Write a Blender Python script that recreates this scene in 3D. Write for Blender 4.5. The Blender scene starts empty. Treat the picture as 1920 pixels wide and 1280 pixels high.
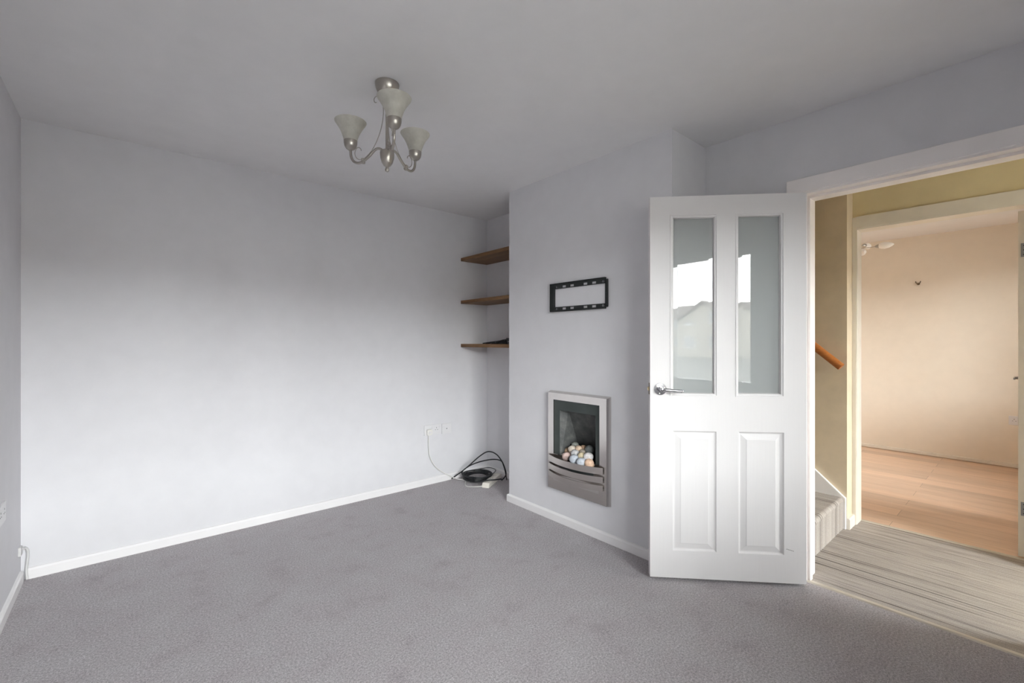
import bpy, bmesh, math, random
from mathutils import Vector, Matrix, noise
random.seed(7)
SC = bpy.context.scene
COL = SC.collection
PI = math.pi

# ------------------------------------------------------------------ materials
def new_mat(name):
    m = bpy.data.materials.new(name); m.use_nodes = True
    nt = m.node_tree
    for n in list(nt.nodes): nt.nodes.remove(n)
    out = nt.nodes.new('ShaderNodeOutputMaterial')
    return m, nt, out

def principled(nt, out, col=(.8,.8,.8), rough=.5, metal=0., spec=.5):
    b = nt.nodes.new('ShaderNodeBsdfPrincipled')
    b.inputs['Base Color'].default_value = (*col, 1)
    b.inputs['Roughness'].default_value = rough
    b.inputs['Metallic'].default_value = metal
    b.inputs['Specular IOR Level'].default_value = spec
    nt.links.new(b.outputs[0], out.inputs[0])
    return b

def coords(nt, scale=(1,1,1), kind='Object'):
    tc = nt.nodes.new('ShaderNodeTexCoord'); mp = nt.nodes.new('ShaderNodeMapping')
    mp.inputs['Scale'].default_value = scale
    nt.links.new(tc.outputs[kind], mp.inputs[0])
    return mp.outputs[0]

def noise_n(nt, vec, scale, detail=3, rough=.55):
    n = nt.nodes.new('ShaderNodeTexNoise')
    n.inputs['Scale'].default_value = scale; n.inputs['Detail'].default_value = detail
    n.inputs['Roughness'].default_value = rough
    nt.links.new(vec, n.inputs['Vector'])
    return n.outputs['Fac']

def ramp(nt, fac, stops):
    r = nt.nodes.new('ShaderNodeValToRGB')
    els = r.color_ramp.elements
    els[0].position = stops[0][0]; els[0].color = (*stops[0][1], 1)
    els[1].position = stops[-1][0]; els[1].color = (*stops[-1][1], 1)
    for p, c in stops[1:-1]:
        e = els.new(p); e.color = (*c, 1)
    nt.links.new(fac, r.inputs[0])
    return r.outputs[0]

def bump(nt, b, height, strength=.2, dist=.002):
    n = nt.nodes.new('ShaderNodeBump'); n.inputs['Strength'].default_value = strength
    n.inputs['Distance'].default_value = dist
    nt.links.new(height, n.inputs['Height']); nt.links.new(n.outputs[0], b.inputs['Normal'])

def mixc(nt, fac, a, b, mode='MIX'):
    m = nt.nodes.new('ShaderNodeMix'); m.data_type = 'RGBA'; m.blend_type = mode
    if isinstance(fac, (int, float)): m.inputs[0].default_value = fac
    else: nt.links.new(fac, m.inputs[0])
    for i, v in ((6, a), (7, b)):
        if isinstance(v, tuple): m.inputs[i].default_value = (*v, 1)
        else: nt.links.new(v, m.inputs[i])
    return m.outputs[2]

def plain(name, col, rough=.5, metal=0., spec=.5, var=.04, bscale=300, bstr=.05):
    m, nt, out = new_mat(name); b = principled(nt, out, col, rough, metal, spec)
    v = coords(nt)
    f = noise_n(nt, v, 9, 4)
    lo = tuple(max(0, c*(1-var)) for c in col); hi = tuple(min(1, c*(1+var)) for c in col)
    nt.links.new(ramp(nt, f, [(.3, lo), (.7, hi)]), b.inputs['Base Color'])
    if bstr: bump(nt, b, noise_n(nt, v, bscale, 2), bstr, .001)
    return m

M = {}
M['wall'] = plain('pale_grey_wall_paint', (.665,.658,.678), .75, 0, .25, .02, 260, .12)
M['ceiling'] = plain('white_ceiling_paint', (.77,.76,.765), .85, 0, .2, .015, 220, .1)
M['skirt'] = plain('white_skirting_gloss', (.80,.785,.785), .35, 0, .45, .015, 60, .03)
M['trim_white'] = plain('white_gloss_warm_bounce', (.88,.835,.815), .4, 0, .4, .02, 60, .04)  # skirting white lightened and tinted: warm bounce from the hall put into the colour
M['trim_cream'] = plain('aged_white_gloss', (.74,.70,.63), .4, 0, .4, .04, 60, .04)
M['hall'] = plain('yellow_cream_paint', (.70,.615,.405), .8, 0, .2, .03, 240, .12)
M['stairwall'] = plain('buff_paint', (.68,.575,.43), .8, 0, .2, .05, 240, .12)
M['cream'] = plain('cream_paint', (.77,.705,.615), .75, 0, .25, .02, 240, .1)
M['socket'] = plain('white_plastic', (.70,.69,.70), .3, 0, .5, .01, 50, 0)
M['slot_dark'] = plain('dark_pin_hole', (.03,.03,.035), .6)
M['steel'] = plain('brushed_nickel', (.46,.43,.39), .33, 1, .5, .05, 400, .04)
M['chrome'] = plain('polished_chrome', (.55,.55,.57), .12, 1, .5, .02, 60, 0)
M['brass'] = plain('worn_brass', (.17,.13,.085), .5, 1, .4, .08)
M['fire_steel'] = plain('polished_fire_steel', (.66,.63,.61), .17, 1, .5, .03, 300, .02)
M['fire_fret'] = plain('brushed_fret_steel', (.58,.545,.52), .24, 1, .5, .05, 300, .03)
M['black_metal'] = plain('matt_black_metal', (.022,.025,.025), .5, 0, .4, .1)
M['slate'] = plain('dark_slate_metal', (.045,.055,.052), .55, 0, .4, .15, 80, .1)
M['cable_black'] = plain('black_cable_sheath', (.012,.013,.015), .4, 0, .5, .1)
M['cable_white'] = plain('white_cable_sheath', (.72,.71,.68), .4)
M['cable_grey'] = plain('grey_cable_sheath', (.50,.50,.51), .45)
M['plug'] = plain('off_white_plug', (.74,.725,.69), .35, 0, .4, .02)
M['painted_cable'] = plain('painted_over_cable', (.60,.595,.59), .6)
M['block'] = plain('yellowed_white_plastic', (.76,.72,.65), .4, 0, .5, .03)
M['strip'] = plain('dull_aluminium_strip', (.60,.56,.49), .4, .35, .5, .06)
M['alu'] = plain('hinge_steel', (.30,.30,.31), .4, 1)
M['rail_wood'] = None
M['upvc'] = plain('white_upvc', (.82,.82,.83), .3, 0, .5, .01, 50, 0)
M['grass'] = plain('lawn', (.10,.14,.06), .9, 0, .1, .3, 40, .3)
M['pave'] = plain('pale_concrete_paving', (.18,.175,.165), .9, 0, .2, .12, 40, .2)
M['road'] = plain('grey_tarmac', (.22,.22,.22), .9, 0, .2, .15, 80, .2)
M['far_pane'] = plain('far_window_pane', (.24,.25,.27), .2)
M['tile'] = plain('brown_roof_tile', (.17,.14,.13), .85, 0, .2, .2, 20, .2)
M['mark'] = plain('dark_scuff', (.10,.09,.085), .8)

# carpet
def mk_carpet():
    m, nt, out = new_mat('grey_twist_pile_carpet'); b = principled(nt, out, (.3,.29,.3), .97, 0, .08)
    v = coords(nt)
    f1 = noise_n(nt, v, 330, 3, .75); f2 = noise_n(nt, v, 5.5, 4, .6); f3 = noise_n(nt, v, 125, 2, .7)
    c1 = ramp(nt, f1, [(.28,(.24,.224,.230)), (.5,(.51,.482,.494)), (.72,(.77,.735,.75))])
    c3 = ramp(nt, f3, [(.3,(.66,.65,.66)), (.7,(1.33,1.33,1.33))])
    c2 = ramp(nt, f2, [(.25,(.83,.80,.81)), (.45,(1,.985,.99)), (.55,(1,1,1)), (.8,(1.10,1.11,1.11))])
    c = mixc(nt, 1., c1, c3, 'MULTIPLY'); c = mixc(nt, 1., c, c2, 'MULTIPLY')
    nt.links.new(c, b.inputs['Base Color'])
    b.inputs['Sheen Weight'].default_value = .15
    bump(nt, b, noise_n(nt, v, 380, 3, .8), .9, .006)
    return m
M['carpet'] = mk_carpet()

def mk_stripe():
    m, nt, out = new_mat('striped_loop_carpet'); b = principled(nt, out, (.4,.36,.32), .95, 0, .08)
    v = coords(nt, (1, .010, .0), 'Object')
    fa = noise_n(nt, v, 55, 6, .85); fb = noise_n(nt, v, 210, 3, .8); fd = noise_n(nt, v, 47, 2, .5)
    ca = ramp(nt, fa, [(.30,(.14,.127,.12)), (.42,(.31,.28,.258)), (.5,(.46,.42,.382)), (.58,(.35,.318,.30)), (.7,(.51,.47,.43))])
    cb = ramp(nt, fb, [(.30,(.42,.40,.39)), (.47,(.95,.95,.95)), (.68,(1.18,1.17,1.17))])
    cd = ramp(nt, fd, [(.33,(.24,.23,.225)), (.375,(1,1,1)), (1.,(1,1,1))])
    c = mixc(nt, 1., ca, cb, 'MULTIPLY'); c = mixc(nt, 1., c, cd, 'MULTIPLY')
    sp = noise_n(nt, coords(nt), 260, 2, .8)
    c = mixc(nt, 1., c, ramp(nt, sp, [(.3,(.78,.78,.78)), (.7,(1.22,1.22,1.22))]), 'MULTIPLY')
    nt.links.new(c, b.inputs['Base Color'])
    bump(nt, b, fb, .5, .004)
    return m
M['stripe'] = mk_stripe()

def mk_wood(name, cols, along, rough=.4, s=1., planks=None):
    m, nt, out = new_mat(name); b = principled(nt, out, cols[1], rough, 0, .4)
    sc = [14*s, 14*s, 14*s]; sc[along] = .9*s
    v = coords(nt, tuple(sc))
    f = noise_n(nt, v, 1.6, 6, .65); g = noise_n(nt, v, 9, 3, .6)
    c = ramp(nt, f, [(.3, cols[0]), (.5, cols[1]), (.72, cols[2])])
    c = mixc(nt, .35, c, ramp(nt, g, [(.35, cols[0]), (.65, cols[2])]))
    if planks:
        br = nt.nodes.new('ShaderNodeTexBrick')
        br.inputs['Scale'].default_value = 1.; br.inputs['Brick Width'].default_value = planks[0]
        br.inputs['Row Height'].default_value = planks[1]; br.inputs['Mortar Size'].default_value = .0012
        br.inputs['Color1'].default_value = (.86,.86,.86,1); br.inputs['Color2'].default_value = (1.1,1.1,1.1,1)
        br.inputs['Mortar'].default_value = (.45,.42,.4,1)
        tc = nt.nodes.new('ShaderNodeTexCoord'); mp = nt.nodes.new('ShaderNodeMapping')
        mp.inputs['Rotation'].default_value = (0, 0, PI/2)
        nt.links.new(tc.outputs['Object'], mp.inputs[0]); nt.links.new(mp.outputs[0], br.inputs[0])
        c = mixc(nt, 1., c, br.outputs[0], 'MULTIPLY')
    nt.links.new(c, b.inputs['Base Color'])
    return m
M['shelf'] = mk_wood('stained_pine', ((.085,.043,.018), (.17,.088,.036), (.27,.145,.06)), 1, .5)
M['laminate'] = mk_wood('oak_laminate', ((.60,.41,.29), (.74,.53,.39), (.82,.62,.475)), 1, .36, .8, (1.28,.16))
M['rail_wood'] = mk_wood('orange_varnished_pine', ((.30,.09,.02), (.45,.15,.035), (.56,.22,.06)), 1, .35)

def mk_door():
    m, nt, out = new_mat('white_gloss_woodgrain'); b = principled(nt, out, (.675,.658,.655), .45, 0, .18)
    v = coords(nt, (1, 1, .02))
    f = noise_n(nt, v, 170, 3, .65)
    v2 = coords(nt, (1, 1, .05)); f2 = noise_n(nt, v2, 60, 3, .6)
    mx = nt.nodes.new('ShaderNodeMath'); mx.operation = 'ADD'
    nt.links.new(f, mx.inputs[0]); nt.links.new(f2, mx.inputs[1])
    bump(nt, b, mx.outputs[0], .22, .0012)
    return m
M['door'] = mk_door()

def mk_glass(name, tint, ior=1.5, boost=0.):
    m, nt, out = new_mat(name)
    tr = nt.nodes.new('ShaderNodeBsdfTransparent'); tr.inputs[0].default_value = (*tint, 1)
    gl = nt.nodes.new('ShaderNodeBsdfGlossy'); gl.inputs['Roughness'].default_value = 0.0
    gl.inputs[0].default_value = (1,1,1,1)
    fr = nt.nodes.new('ShaderNodeFresnel'); fr.inputs[0].default_value = ior
    mx = nt.nodes.new('ShaderNodeMixShader')
    nt.links.new(fr.outputs[0], mx.inputs[0]); nt.links.new(tr.outputs[0], mx.inputs[1])
    nt.links.new(gl.outputs[0], mx.inputs[2]); nt.links.new(mx.outputs[0], out.inputs[0])
    return m
M['glass'] = mk_glass('clear_window_glass', (.96,.98,.97))
def mk_doorglass():
    m = mk_glass('lightly_obscured_door_glass', (.93,.955,.945), 1.5)
    nt = m.node_tree
    mx = [n for n in nt.nodes if n.type == 'MIX_SHADER'][0]
    tr = [n for n in nt.nodes if n.type == 'BSDF_TRANSPARENT'][0]
    df = nt.nodes.new('ShaderNodeBsdfTranslucent'); df.inputs[0].default_value = (.86,.89,.88,1)
    d2 = nt.nodes.new('ShaderNodeBsdfDiffuse'); d2.inputs[0].default_value = (.80,.83,.82,1)
    m1 = nt.nodes.new('ShaderNodeMixShader'); m1.inputs[0].default_value = .5
    nt.links.new(df.outputs[0], m1.inputs[1]); nt.links.new(d2.outputs[0], m1.inputs[2])
    m2 = nt.nodes.new('ShaderNodeMixShader'); m2.inputs[0].default_value = .62
    nt.links.new(tr.outputs[0], m2.inputs[1]); nt.links.new(m1.outputs[0], m2.inputs[2])
    nt.links.new(m2.outputs[0], mx.inputs[1])
    return m
M['door_glass'] = mk_doorglass()

def mk_shade():
    m, nt, out = new_mat('frosted_alabaster_glass')
    d = nt.nodes.new('ShaderNodeBsdfPrincipled'); t = nt.nodes.new('ShaderNodeBsdfTranslucent')
    d.inputs['Roughness'].default_value = .4
    f = noise_n(nt, coords(nt), 28, 4, .6)
    c = ramp(nt, f, [(.3,(.66,.645,.585)), (.7,(.80,.785,.73))])
    nt.links.new(c, d.inputs['Base Color']); nt.links.new(c, t.inputs[0])
    mx = nt.nodes.new('ShaderNodeMixShader'); mx.inputs[0].default_value = .45
    nt.links.new(d.outputs[0], mx.inputs[1]); nt.links.new(t.outputs[0], mx.inputs[2]); nt.links.new(mx.outputs[0], out.inputs[0])
    return m
M['shade'] = mk_shade()

M['white_shade'] = plain('white_opal_glass', (.86,.85,.82), .3, 0, .5, .02, 60, 0)

def mk_firebox():
    m, nt, out = new_mat('sooty_firebox_lining'); b = principled(nt, out, (.08,.085,.085), .6, 0, .35)
    v = coords(nt); f = noise_n(nt, v, 11, 5, .65)
    c = ramp(nt, f, [(.35,(.05,.052,.052)), (.55,(.085,.087,.085)), (.68,(.13,.13,.125)), (.76,(.30,.30,.28))])
    nt.links.new(c, b.inputs['Base Color'])
    return m
M['firebox'] = mk_firebox()

def mk_brick():
    m, nt, out = new_mat('red_brick'); b = principled(nt, out, (.3,.15,.1), .9, 0, .1)
    br = nt.nodes.new('ShaderNodeTexBrick'); br.inputs['Scale'].default_value = 4.4
    br.inputs['Color1'].default_value = (.34,.19,.14,1); br.inputs['Color2'].default_value = (.28,.16,.12,1)
    br.inputs['Mortar'].default_value = (.4,.37,.33,1)
    nt.links.new(coords(nt), br.inputs[0]); nt.links.new(br.outputs[0], b.inputs['Base Color'])
    return m
M['brick'] = mk_brick()

def pebble_mat(name, a, c):
    m, nt, out = new_mat(name); b = principled(nt, out, a, .7, 0, .3)
    f = noise_n(nt, coords(nt), 55, 5, .7)
    nt.links.new(ramp(nt, f, [(.33, c), (.5, a), (.75, tuple(min(1, x*1.2) for x in a))]), b.inputs['Base Color'])
    return m

# ------------------------------------------------------------------ mesh building
class MB:
    def __init__(s): s.v = []; s.f = []; s.mi = []; s.cur = 0
    def add(s, verts, faces):
        o = len(s.v); s.v += [tuple(p) for p in verts]
        s.f += [tuple(i+o for i in f) for f in faces]; s.mi += [s.cur]*len(faces); return s
    def box(s, x0, x1, y0, y1, z0, z1):
        v = [(x0,y0,z0),(x1,y0,z0),(x1,y1,z0),(x0,y1,z0),(x0,y0,z1),(x1,y0,z1),(x1,y1,z1),(x0,y1,z1)]
        return s.add(v, [(0,3,2,1),(4,5,6,7),(0,1,5,4),(1,2,6,5),(2,3,7,6),(3,0,4,7)])
    def prism(s, poly, a0, a1, fn):
        """poly: list of (p,q); extruded from a0 to a1; fn(p,q,a)->xyz"""
        n = len(poly)
        v = [fn(p, q, a0) for p, q in poly] + [fn(p, q, a1) for p, q in poly]
        f = [tuple(range(n))[::-1], tuple(range(n, 2*n))] + [(i, (i+1) % n, n+(i+1) % n, n+i) for i in range(n)]
        return s.add(v, f)
    def lathe(s, prof, n=28, c=(0,0,0), fn=None, caps=True):
        v = []
        for r, z in prof:
            for k in range(n):
                a = 2*PI*k/n; p = (r*math.cos(a), r*math.sin(a), z)
                p = fn(p) if fn else p
                v.append((p[0]+c[0], p[1]+c[1], p[2]+c[2]))
        f = []
        for i in range(len(prof)-1):
            for k in range(n):
                f.append((i*n+k, i*n+(k+1) % n, (i+1)*n+(k+1) % n, (i+1)*n+k))
        if caps:
            f.append(tuple(range(n))[::-1]); b = (len(prof)-1)*n; f.append(tuple(range(b, b+n)))
        return s.add(v, f)
    def tube(s, pts, r, n=10, caps=True):
        pts = [Vector(p) for p in pts]; m = len(pts)
        rr = r if isinstance(r, (list, tuple)) else [r]*m
        t = [(pts[min(i+1, m-1)]-pts[max(i-1, 0)]).normalized() for i in range(m)]
        ref = Vector((0,0,1)) if abs(t[0].z) < .9 else Vector((1,0,0))
        u = t[0].cross(ref).normalized(); v = []
        for i in range(m):
            u = (u - t[i]*u.dot(t[i])).normalized(); w = t[i].cross(u)
            for k in range(n):
                a = 2*PI*k/n; v.append(pts[i] + (u*math.cos(a)+w*math.sin(a))*rr[i])
        f = []
        for i in range(m-1):
            for k in range(n):
                f.append((i*n+k, i*n+(k+1) % n, (i+1)*n+(k+1) % n, (i+1)*n+k))
        if caps: f += [tuple(range(n))[::-1], tuple(range((m-1)*n, m*n))]
        return s.add(v, f)
    def board(s, x0, x1, z0, z1, y0, y1, holes=(), panels=(), fn=lambda x, y, z: (x, y, z), prof=None):
        """slab in local x/z with thickness y0..y1, rectangular through holes and moulded panels"""
        rects = list(holes)+list(panels)
        xs = sorted(set([x0, x1]+[c for r in rects for c in (r[0], r[1])]))
        zs = sorted(set([z0, z1]+[c for r in rects for c in (r[2], r[3])]))
        xs = [x for x in xs if x0 <= x <= x1]; zs = [z for z in zs if z0 <= z <= z1]
        def q(a, b, c, d): s.add([fn(*a), fn(*b), fn(*c), fn(*d)], [(0,1,2,3)])
        def inside(rs, x, z): return any(r[0] < x < r[1] and r[2] < z < r[3] for r in rs)
        for i in range(len(xs)-1):
            for j in range(len(zs)-1):
                cx, cz = (xs[i]+xs[i+1])/2, (zs[j]+zs[j+1])/2
                if inside(rects, cx, cz): continue
                for y in (y0, y1):
                    q((xs[i],y,zs[j]), (xs[i+1],y,zs[j]), (xs[i+1],y,zs[j+1]), (xs[i],y,zs[j+1]))
        def edge(i0, j0, i1, j1):   # wall between filled and empty
            a = (xs[i0], zs[j0]); b = (xs[i1], zs[j1])
            q((a[0],y0,a[1]), (b[0],y0,b[1]), (b[0],y1,b[1]), (a[0],y1,a[1]))
        nx, nz = len(xs)-1, len(zs)-1
        fill = [[not inside(holes, (xs[i]+xs[i+1])/2, (zs[j]+zs[j+1])/2) for j in range(nz)] for i in range(nx)]
        for i in range(nx):
            for j in range(nz):
                if not fill[i][j]: continue
                if i == 0 or not fill[i-1][j]: edge(i, j, i, j+1)
                if i == nx-1 or not fill[i+1][j]: edge(i+1, j, i+1, j+1)
                if j == 0 or not fill[i][j-1]: edge(i, j, i+1, j)
                if j == nz-1 or not fill[i][j+1]: edge(i, j+1, i+1, j+1)
        for r in panels:
            for y, sg in ((y0, 1), (y1, -1)):
                loops = [[(r[0]+o, y+sg*d, r[2]+o), (r[1]-o, y+sg*d, r[2]+o), (r[1]-o, y+sg*d, r[3]-o), (r[0]+o, y+sg*d, r[3]-o)] for o, d in prof]
                for a, b in zip(loops, loops[1:]):
                    for k in range(4): q(a[k], a[(k+1) % 4], b[(k+1) % 4], b[k])
                q(*loops[-1])
        return s
    def build(s, name, mats, parent=None, smooth=None, bevel=0., loc=None, weld=True):
        me = bpy.data.meshes.new(name)
        me.from_pydata(s.v, [], s.f)
        bm = bmesh.new(); bm.from_mesh(me)
        bm.faces.ensure_lookup_table()
        for f, k in zip(bm.faces, s.mi): f.material_index = k
        if weld: bmesh.ops.remove_doubles(bm, verts=bm.verts, dist=1e-6)
        bmesh.ops.recalc_face_normals(bm, faces=bm.faces)
        if bevel:
            es = [e for e in bm.edges if len(e.link_faces) == 2 and e.calc_face_angle(0) > .6]
            bmesh.ops.bevel(bm, geom=es, offset=bevel, segments=2, profile=.6, affect='EDGES', clamp_overlap=True)
        bm.to_mesh(me); bm.free()
        for m in (mats if isinstance(mats, (list, tuple)) else [mats]): me.materials.append(M[m] if isinstance(m, str) else m)
        if smooth:
            for p in me.polygons: p.use_smooth = True
            me.set_sharp_from_angle(angle=math.radians(smooth))
        o = bpy.data.objects.new(name, me); COL.objects.link(o)
        if parent: o.parent = parent
        if loc: o.location = loc
        return o

def tag(o, label, cat, group=None, kind=None):
    o['label'] = label; o['category'] = cat
    if group: o['group'] = group
    if kind: o['kind'] = kind
    return o
def struct(o, label, cat): return tag(o, label, cat, None, 'structure')
def empty(name, loc=(0,0,0), rz=0):
    o = bpy.data.objects.new(name, None); o.empty_display_size = .05
    COL.objects.link(o); o.location = loc; o.rotation_euler = (0, 0, rz); return o

def spline(pts, per=8):
    P = [Vector(p) for p in pts]; P = [P[0]*2-P[1]] + P + [P[-1]*2-P[-2]]; out = []
    for i in range(1, len(P)-2):
        a, b, c, d = P[i-1:i+3]
        for k in range(per):
            t = k/per
            out.append(.5*((2*b)+(c-a)*t+(2*a-5*b+4*c-d)*t*t+(3*b-a-3*c+d)*t**3))
    out.append(P[-2]); return out

# ------------------------------------------------------------------ dimensions (metres; camera stands over the origin)
H = 2.4
XL, XR, XA = -.425, 2.63, 2.62        # left wall, door wall, alcove back
YB, YF = 3.43, -1.05                   # plain long wall, window wall
XC, YC0, YC1 = 2.25, 1.288, 2.662     # chimney breast
HX0, HX1 = 2.79, 3.75                 # hall
SX = 3.61                             # stair wall face
RX0, RX1 = 3.86, 6.6                  # back room
swap = lambda x, y, z: (y, x, z)      # board in the world Y/Z plane

# ------------------------------------------------------------------ shell
struct(MB().box(XL, 2.66, YF, YB, -.1, 0).build('floor', 'carpet'), 'grey twist pile carpet covering the living room floor', 'floor')
struct(MB().box(2.66, RX0, YF, 3.43, -.1, 0).build('floor_hall', 'stripe'), 'beige and grey striped carpet on the hall floor', 'floor')
struct(MB().box(RX0, RX1, YF, 2.6, -.1, 0).build('floor_back_room', 'laminate'), 'oak laminate floor of the room beyond the hall', 'floor')
struct(MB().box(XL, 2.7, YF, YB, H, H+.1).build('ceiling', 'ceiling'), 'plain white ceiling of the living room', 'ceiling')
struct(MB().box(2.7, RX0, YF, 1.0, H, H+.1).build('ceiling_hall', 'ceiling'), 'white ceiling over the hall', 'ceiling')
struct(MB().box(2.7, RX0, 1.0, 3.55, 3.9, 4.0).build('ceiling_stairs', 'ceiling'), 'white ceiling above the stairs', 'ceiling')
struct(MB().box(RX0, RX1, YF, 2.6, H, H+.1).build('ceiling_back_room', 'ceiling'), 'white ceiling of the cream room beyond the hall', 'ceiling')

struct(MB().box(XL-.12, XL, YF-.14, YB, 0, H).build('wall_left', 'wall'), 'narrow strip of grey wall at the left edge of the photo', 'wall')
struct(MB().box(XL-.12, 2.7, YB, YB+.12, 0, H).build('wall_back', 'wall'), 'long plain pale grey wall at left', 'wall')
mb = MB().board(YF, YC0+.2, 0, H, XR, 2.70, [(-.046, .796, -.01, 2.02)], fn=swap)
mb.box(XA, 2.70, YC0+.2, YB, 0, H)
struct(mb.build('wall_right', 'wall'), 'grey blue wall with the doorway to the hall and the alcove back', 'wall')
mb = MB().board(YF, 3.43, 0, H, 2.70, HX0, [(-.046, .796, -.01, 2.02)], fn=swap)
mb.box(2.70, HX0, 1.0, 3.43, H, 3.9)
struct(mb.build('wall_hall_left', 'hall'), 'yellow cream hall side of the doorway wall', 'wall')
FH = (1.78, 2.13, .25, .80)           # flue opening in the breast
mb = MB().board(YC0, YC1, 0, H, XC, XC+.05, [FH], fn=swap)
mb.box(XC+.05, XA, YC0, FH[0]-.03, 0, H); mb.box(XC+.05, XA, FH[1]+.03, YC1, 0, H)
mb.box(XC+.05, XA, FH[0]-.03, FH[1]+.03, 0, .2); mb.box(XC+.05, XA, FH[0]-.03, FH[1]+.03, .86, H); mb.box(XA-.05, XA, FH[0]-.03, FH[1]+.03, .2, .86)
mb.box(XA, XR, YC0, YC0+.2, 0, H)
struct(mb.build('wall_chimney_breast', 'wall'), 'pale grey chimney breast holding the fire and the bracket', 'wall')
W1 = (-.36, 1.565, .80, 2.125)
mb = MB().board(XL-.12, HX0, 0, H, YF-.14, YF, [W1])
struct(mb.build('wall_front', 'wall'), 'grey window wall behind the camera', 'wall')
# hall and back room
mb = MB().board(YF, .81, 0, H, HX1, RX0, [(-.01, .813, -.01, 2.025)], fn=swap)
mb.cur = 0
struct(mb.build('wall_hall_right', 'hall'), 'yellow cream hall wall above the second doorway', 'wall')
struct(MB().box(SX, RX0, .81, 3.55, 0, 3.9).build('wall_stairs', 'stairwall'), 'buff wall beside the stairs with the handrail', 'wall')
struct(MB().box(HX0, SX, 3.43, 3.55, 0, 3.9).build('wall_stair_end', 'stairwall'), 'buff wall at the top of the stairs', 'wall')
struct(MB().box(HX0, RX0, .9, 1.0, H+.1, 3.9).build('wall_landing', 'stairwall'), 'buff upstand above the hall ceiling', 'wall')
D3 = (2.86, 3.70, -.01, 2.05)
struct(MB().board(HX0, RX0, 0, H, YF-.14, YF, [D3]).build('wall_hall_front', 'hall'), 'hall wall around the glazed entrance door', 'wall')
struct(MB().box(RX1, RX1+.12, YF-.14, 2.6, 0, H).build('wall_far', 'cream'), 'cream end wall of the room beyond the hall', 'wall')
struct(MB().box(RX0, RX1+.12, 2.6, 2.72, 0, H).build('wall_back_room_side', 'cream'), 'cream side wall of the far room', 'wall')
W2 = (4.2, 5.9, .8, 2.15)
struct(MB().board(RX0, RX1, 0, H, YF-.14, YF, [W2]).build('wall_back_room_front', 'cream'), 'cream window wall of the far room', 'wall')
mb = MB().board(YF, .81, 0, H, RX0, RX0+.004, [(-.01, .813, -.01, 2.025)], fn=swap); mb.box(RX0, RX0+.004, .81, 2.6, 0, H)
struct(mb.build('wall_back_room_near', 'cream'), 'cream inner face of the wall between hall and far room', 'wall')

# skirting boards: profile (thickness, height)
SK = [(0,0), (.014,0), (.014,.046), (.009,.055), (0,.057)]
def skirt(name, axis, base, sgn, a0, a1, lab, mat='skirt', prof=SK):
    mb = MB()
    fn = (lambda p, q, a: (base+sgn*p, a, q)) if axis == 'x' else (lambda p, q, a: (a, base+sgn*p, q))
    mb.prism(prof, a0, a1, fn)
    return struct(mb.build(name, mat), lab, 'skirting board')
skirt('baseboard_back', 'y', YB, -1, XL+.02, XA, 'white skirting along the long plain wall')
skirt('baseboard_left', 'x', XL, 1, YF, YB-.03, 'white skirting at the far left of the photo')
skirt('baseboard_alcove', 'x', XA, -1, YC1, YB-.014, 'white skirting at the back of the alcove')
skirt('baseboard_alcove_side', 'y', YC1, 1, XC-.014, XA-.014, 'white skirting on the alcove side of the chimney breast')
skirt('baseboard_chimney', 'x', XC, -1, YC0-.002, YC1, 'white skirting along the chimney breast')
skirt('baseboard_return', 'y', YC0, -1, XC-.014, XR, 'white skirting on the chimney return behind the door')
skirt('baseboard_right', 'x', XR, -1, .852, YC0-.014, 'white skirting between door frame and chimney breast')
SK2 = [(0,0), (.015,0), (.015,.05), (.01,.06), (0,.062)]
skirt('baseboard_hall', 'y', .81, -1, SX-.004, HX1-.016, 'short scuffed white skirting on the hall wall end', 'trim_cream', [(0,0), (.017,0), (.017,.062), (.012,.07), (0,.072)])
skirt('baseboard_far', 'x', RX1, -1, YF, 2.6, 'low white skirting under the cream end wall', 'trim_cream', [(0,.006), (.014,.006), (.014,.034), (.01,.04), (0,.041)])

# ------------------------------------------------------------------ doorway 1 (living room -> hall)
JL, JR, JT = .768, -.018, 1.992       # inner faces of the lining
mb = MB()
mb.box(XR-.008, HX0+.006, JL, .796, 0, 2.02); mb.box(XR-.008, HX0+.006, -.046, JR, 0, 2.02); mb.box(XR-.008, HX0+.006, JR, JL, JT, 2.02)
struct(mb.build('trim_1', 'trim_white', bevel=.0015), 'white door lining of the doorway to the hall', 'door frame')
mb = MB()
mb.box(XR+.045, XR+.085, JL-.012, JL, 0, JT-.012); mb.box(XR+.045, XR+.085, JR, JR+.012, 0, JT-.012); mb.box(XR+.045, XR+.085, JR, JL, JT-.012, JT)
struct(mb.build('trim_2', 'trim_white', bevel=.001), 'white door stop strip inside the doorway lining', 'door stop')
AR = [(0,0), (.012,0), (.016,.012), (.016,.058), (.010,.070), (0,.070)]
mb = MB()
A0, A1, AT = .776, .848, 2.074
def archi(mb, x, sg, y0, y1, zt, w):
    # three plain boards with an eased inner edge
    mb.prism([(y1, 0), (y1+w, 0), (y1+w, zt), (y1, zt-w)], 0, .017, lambda p, q, a: (x+sg*a, p, q))
    mb.prism([(y0, 0), (y0-w, 0), (y0-w, zt), (y0, zt-w)], 0, .017, lambda p, q, a: (x+sg*a, p, q))
    mb.prism([(y0-w, zt), (y1+w, zt), (y1, zt-w), (y0, zt-w)], 0, .017, lambda p, q, a: (x+sg*a, p, q))
archi(mb, XR, -1, -.024, .775, AT, .072)
struct(mb.build('trim_3', 'trim_white', bevel=.004), 'white architrave around the doorway, wide head board on grey wall', 'architrave')
mb = MB(); archi(mb, HX0, 1, -.024, .775, AT, .06)
struct(mb.build('trim_4', 'trim_cream', bevel=.004), 'hall side architrave of the living room doorway', 'architrave')
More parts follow.
